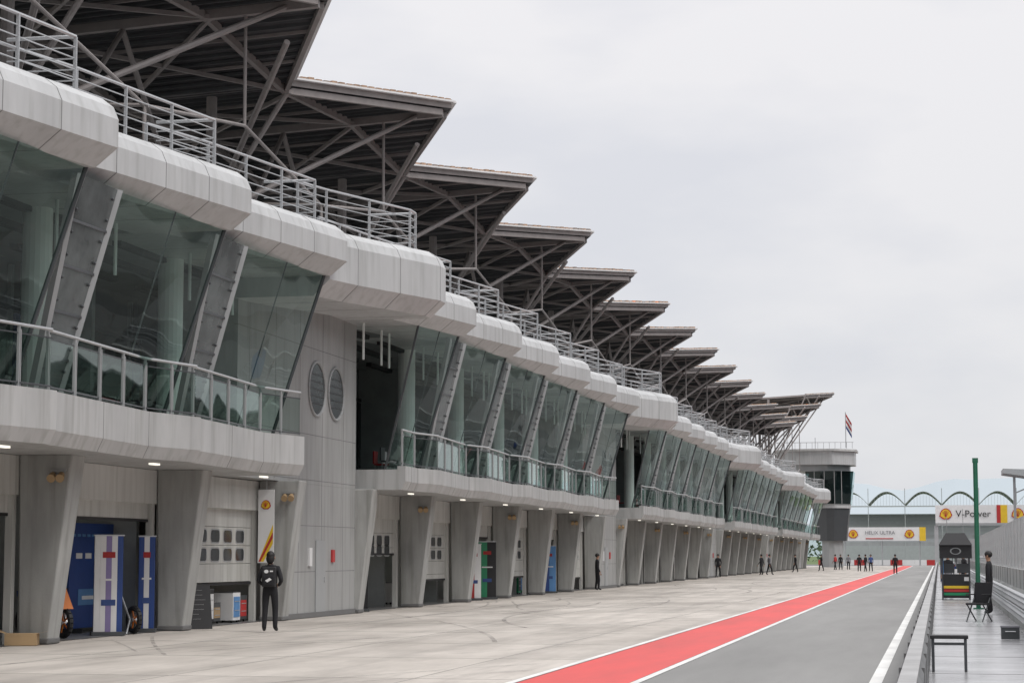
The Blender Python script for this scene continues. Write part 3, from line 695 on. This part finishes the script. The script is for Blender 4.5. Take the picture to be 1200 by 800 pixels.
# ------------------------------------------------------------------ people
def person(loc,rz,top='blackcloth',legs='blackcloth',pose='stand',detail=False,hat=None):
    root=empty('person',loc,rz)
    J=[];E_=[];R=[]
    def j(x,y,z,rx,ry=None,par=None):
        J.append((x,y,z)); R.append((rx,ry if ry else rx)); i=len(J)-1
        if par is not None: E_.append((par,i))
        return i
    pel=j(0,0,.96,.15,.11); wa=j(0,0,1.10,.135,.10,pel); ch=j(0,.0,1.30,.165,.115,wa); nb=j(0,-.005,1.46,.075,.07,ch); nk=j(0,.01,1.54,.052,.055,nb); hd=j(0,.025,1.63,.078,.092,nk); ht=j(0,.02,1.715,.07,.085,hd)
    st=.13 if pose=='walk' else .03
    for s in (-1,1):
        sh=j(s*.175,0,1.41,.07,None,ch)
        if detail: el=j(s*.26,-.07,1.13,.052,None,sh); wr=j(s*.17,.14,1.03,.035,None,el); ha=j(s*.12,.2,1.04,.028,.04,wr)
        else: el=j(s*.235,-.03,1.13,.047,None,sh); wr=j(s*.24,.05*s*(-3 if pose=='walk' else 1)+.03,.9,.032,None,el); ha=j(s*.235,.05*s*(-3 if pose=='walk' else 1)+.06,.82,.022,.038,wr)
        hp=j(s*.095,0,.88,.098,None,pel); kn=j(s*.108,s*st+.03,.50,.072,None,hp); an=j(s*.115,s*st*1.6-.02,.10,.055,.055,kn); to=j(s*.135,s*st*1.6+.13,.045,.042,.035,an)
        hands=J[ha]
        m=MB()
        wv=Vector(J[wr]); hv=Vector(hands); d=(hv-wv).normalized(); sd=d.cross(Vector((s,0.3,0))).normalized()
        for q,l in enumerate((.07,.08,.085,.075)):
            a=hv+sd*(q-1.5)*.02+d*.02; b=a+d*l*.55; c=b+(d+Vector((-s*.4,.2,-.3))).normalized()*l*.45
            m.tube(a,b,.0095,'skin',6,r2=.0085); m.tube(b,c,.0085,'skin',6,r2=.006)
        a=hv-d*.02+sd*.035; m.tube(a,a+(sd+d*.6)*.035,.011,'skin',6,r2=.009); m.tube(a+(sd+d*.6)*.035,a+(sd*.6+d*1.6)*.045,.009,'skin',6,r2=.007)
        m.obj('fingers_%s'%('l' if s<0 else 'r'),root,smooth=True)
    me=bpy.data.meshes.new('body'); me.from_pydata(J,E_,[]); o=bpy.data.objects.new('body',me); COL.objects.link(o)
    sk=o.modifiers.new('s','SKIN'); sk.use_smooth_shade=True
    for i,r_ in enumerate(R): me.skin_vertices[0].data[i].radius=r_
    me.skin_vertices[0].data[0].use_root=True
    ss=o.modifiers.new('u','SUBSURF'); ss.levels=2 if detail else 1; ss.render_levels=ss.levels
    dg=bpy.context.evaluated_depsgraph_get(); nm=bpy.data.meshes.new_from_object(o.evaluated_get(dg)); bpy.data.objects.remove(o)
    nm.materials.clear()
    for n_ in (top,legs,'skin','black'): nm.materials.append(MATS[n_])
    for p_ in nm.polygons:
        c=p_.center; p_.use_smooth=True
        if c.z>1.5 : mi=2
        elif c.z<.09: mi=3
        elif detail and c.y>.12 and c.z>.95 and abs(c.x)<.2 and c.z<1.1: mi=2
        elif not detail and c.z<.9 and abs(c.x)>.2: mi=2
        elif c.z<.98: mi=1
        else: mi=0
        p_.material_index=mi
    ob=bpy.data.objects.new('body',nm); COL.objects.link(ob); ob.parent=root
    m=MB(); m.sphere((0,.012,1.685),.108,'hair',14,10,(.88,1.02,.95)); m.obj('hair',root,smooth=True).location=(0,-.012,.008)
    m=MB(); m.tube((0,.115,1.66),(0,.138,1.625),.008,'skin',6,r2=.015)
    for s in (-1,1): m.sphere((s*.034,.107,1.655),.011,'white'); m.sphere((s*.034,.116,1.655),.006,'black'); m.sphere((s*.092,.02,1.64),.028,'skin',8,6,(.35,.7,1.1))
    m.box(-.024,.024,.108,.117,1.592,1.6,'red'); m.obj('face_and_ears',root,smooth=True)
    if detail:
        m=MB(); m.sphere((0,-.035,1.62),.1,'hair',14,10,(.95,.75,1.25)); m.obj('back_hair',root,smooth=True)
        m=MB(); m.box(-.15,.15,-.245,-.10,1.0,1.44,'black'); m.box(-.12,.12,-.285,-.246,1.03,1.25,'blackcloth'); m.obj('backpack',root,bevel=.03)
        m=MB()
        pts=[(-.05+.05*math.cos(a),-.25,1.34+.04*math.sin(a)) for a in [i*math.pi/6 for i in range(12)]]; m.poly(pts,'white')
        m.box(.03,.1,-.252,-.248,1.33,1.36,'white'); m.poly([(-.07,-.291,1.14),(.03,-.291,1.20),(.08,-.291,1.16),(-.02,-.291,1.10)],'white'); m.obj('backpack_logo',root)
        m=MB()
        for s in (-1,1):
            pts=[Vector((s*.09,-.11,1.4)),Vector((s*.1,-.02,1.475)),Vector((s*.105,.09,1.42)),Vector((s*.12,.125,1.25)),Vector((s*.13,.02,1.08))]
            for a,b in zip(pts,pts[1:]): m.bar(a,b,.045,.012,'black')
        m.obj('backpack_straps',root)
    return root
person((-14.6,43.9,0),.15,detail=True)
person((-16.2,98.5,0),-1.2,'blackcloth','blackcloth')
for (x,y,rz,c) in ((-16.6,158,3,'blackcloth'),(-14.8,176,1,'blackcloth'),(-14.2,177,-1,'greycloth'),(-13.9,205,2,'blackcloth'),
    (-8.0,214,0,'blackcloth'),(-7.4,215,1,'blackcloth'),(-6.9,216,3,'bluecloth'),(-3.8,186,0,'blackcloth'),(-12.3,222,2,'blackcloth'),(-11.5,236,1,'redcloth'),(-11.0,238,3,'blackcloth'),(-10.2,240,0,'greycloth')):
    person((x,y,0),rz,c,'blackcloth','walk')
person((1.38,60,.03),1.4,'blackcloth','blackcloth')
person((.35,84,.03),2.6,'blackcloth','greycloth')
person((1.2,104,.03),2.0,'blackcloth','blackcloth')
m=MB(); m.box(-.24,.24,-.22,.22,.42,.47,'black'); m.hexa([(-.24,.18,.47),(.24,.18,.47),(.24,.24,.47),(-.24,.24,.47),(-.24,.3,.98),(.24,.3,.98),(.24,.36,.98),(-.24,.36,.98)],'blackcloth')
for sx in (-.22,.22): m.bar((sx,-.22,0),(sx,.22,.6),.03,.03,'dark_steel'); m.bar((sx,.3,0),(sx,-.2,.45),.03,.03,'dark_steel'); m.bar((sx,-.2,.68),(sx,.28,.68),.05,.03,'black')
m.obj('folding_chair',loc=(.95,53.5,.03),rotz=-.5,bevel=.01)

# ------------------------------------------------------------------ world
wd=bpy.data.worlds.new('World'); scene.world=wd; wd.use_nodes=True; nt=wd.node_tree; N=nt.nodes; L=nt.links
bg=N['Background']; sky=N.new('ShaderNodeTexSky'); sky.sky_type='NISHITA'; sky.sun_disc=False; sky.sun_elevation=math.radians(55); sky.sun_rotation=math.radians(120)
tc=N.new('ShaderNodeTexCoord'); sp=N.new('ShaderNodeSeparateXYZ'); L.new(tc.outputs['Generated'],sp.inputs[0])
gr=N.new('ShaderNodeValToRGB'); e=gr.color_ramp.elements; e[0].position=0; e[0].color=(.76,.77,.785,1); e[1].position=1; e[1].color=(2.0,1.98,1.98,1)
x=e.new(.30); x.color=(.89,.885,.90,1)
L.new(sp.outputs['Z'],gr.inputs[0])
mp=N.new('ShaderNodeMapping'); mp.inputs['Scale'].default_value=(1,1,2.6); L.new(tc.outputs['Generated'],mp.inputs[0])
nz=N.new('ShaderNodeTexNoise'); nz.inputs['Scale'].default_value=4.5; nz.inputs['Detail'].default_value=5; nz.inputs['Roughness'].default_value=.5; L.new(mp.outputs[0],nz.inputs['Vector'])
cr=N.new('ShaderNodeValToRGB'); cr.color_ramp.elements[0].position=.40; cr.color_ramp.elements[0].color=(.89,.90,.94,1); cr.color_ramp.elements[1].position=.60; cr.color_ramp.elements[1].color=(1.03,1.02,1.025,1); L.new(nz.outputs['Fac'],cr.inputs[0])
mu=N.new('ShaderNodeMix'); mu.data_type='RGBA'; mu.blend_type='MULTIPLY'; mu.inputs[0].default_value=1; L.new(gr.outputs[0],mu.inputs[6]); L.new(cr.outputs[0],mu.inputs[7])
sc=N.new('ShaderNodeVectorMath'); sc.operation='SCALE'; sc.inputs['Scale'].default_value=.1; L.new(sky.outputs[0],sc.inputs[0])
mx=N.new('ShaderNodeMix'); mx.data_type='RGBA'; mx.inputs[0].default_value=.95; L.new(sc.outputs[0],mx.inputs[6]); L.new(mu.outputs[2],mx.inputs[7])
L.new(mx.outputs[2],bg.inputs['Color']); bg.inputs['Strength'].default_value=1.0
sd=bpy.data.lights.new('sun','SUN'); sd.energy=1.5; sd.angle=math.radians(20); sd.color=(1,.965,.92); so=bpy.data.objects.new('sun',sd); COL.objects.link(so)
v=Vector((math.cos(math.radians(55))*math.sin(math.radians(120)),math.cos(math.radians(55))*math.cos(math.radians(120)),math.sin(math.radians(55))))
so.rotation_euler=(-v).to_track_quat('-Z','Y').to_euler()
scene.view_settings.view_transform='Standard'; scene.view_settings.look='None'; scene.view_settings.exposure=0
# ------------------------------------------------------------------ camera
cd=bpy.data.cameras.new('camera'); cam=bpy.data.objects.new('camera',cd); COL.objects.link(cam); scene.camera=cam
cd.lens=72; cd.sensor_width=36; cd.clip_end=9000; cd.clip_start=.1
psi=math.radians(11.71); phi=math.radians(5.947)
cam.location=(0,0,1.7); cam.rotation_euler=(math.pi/2+phi,0,psi)
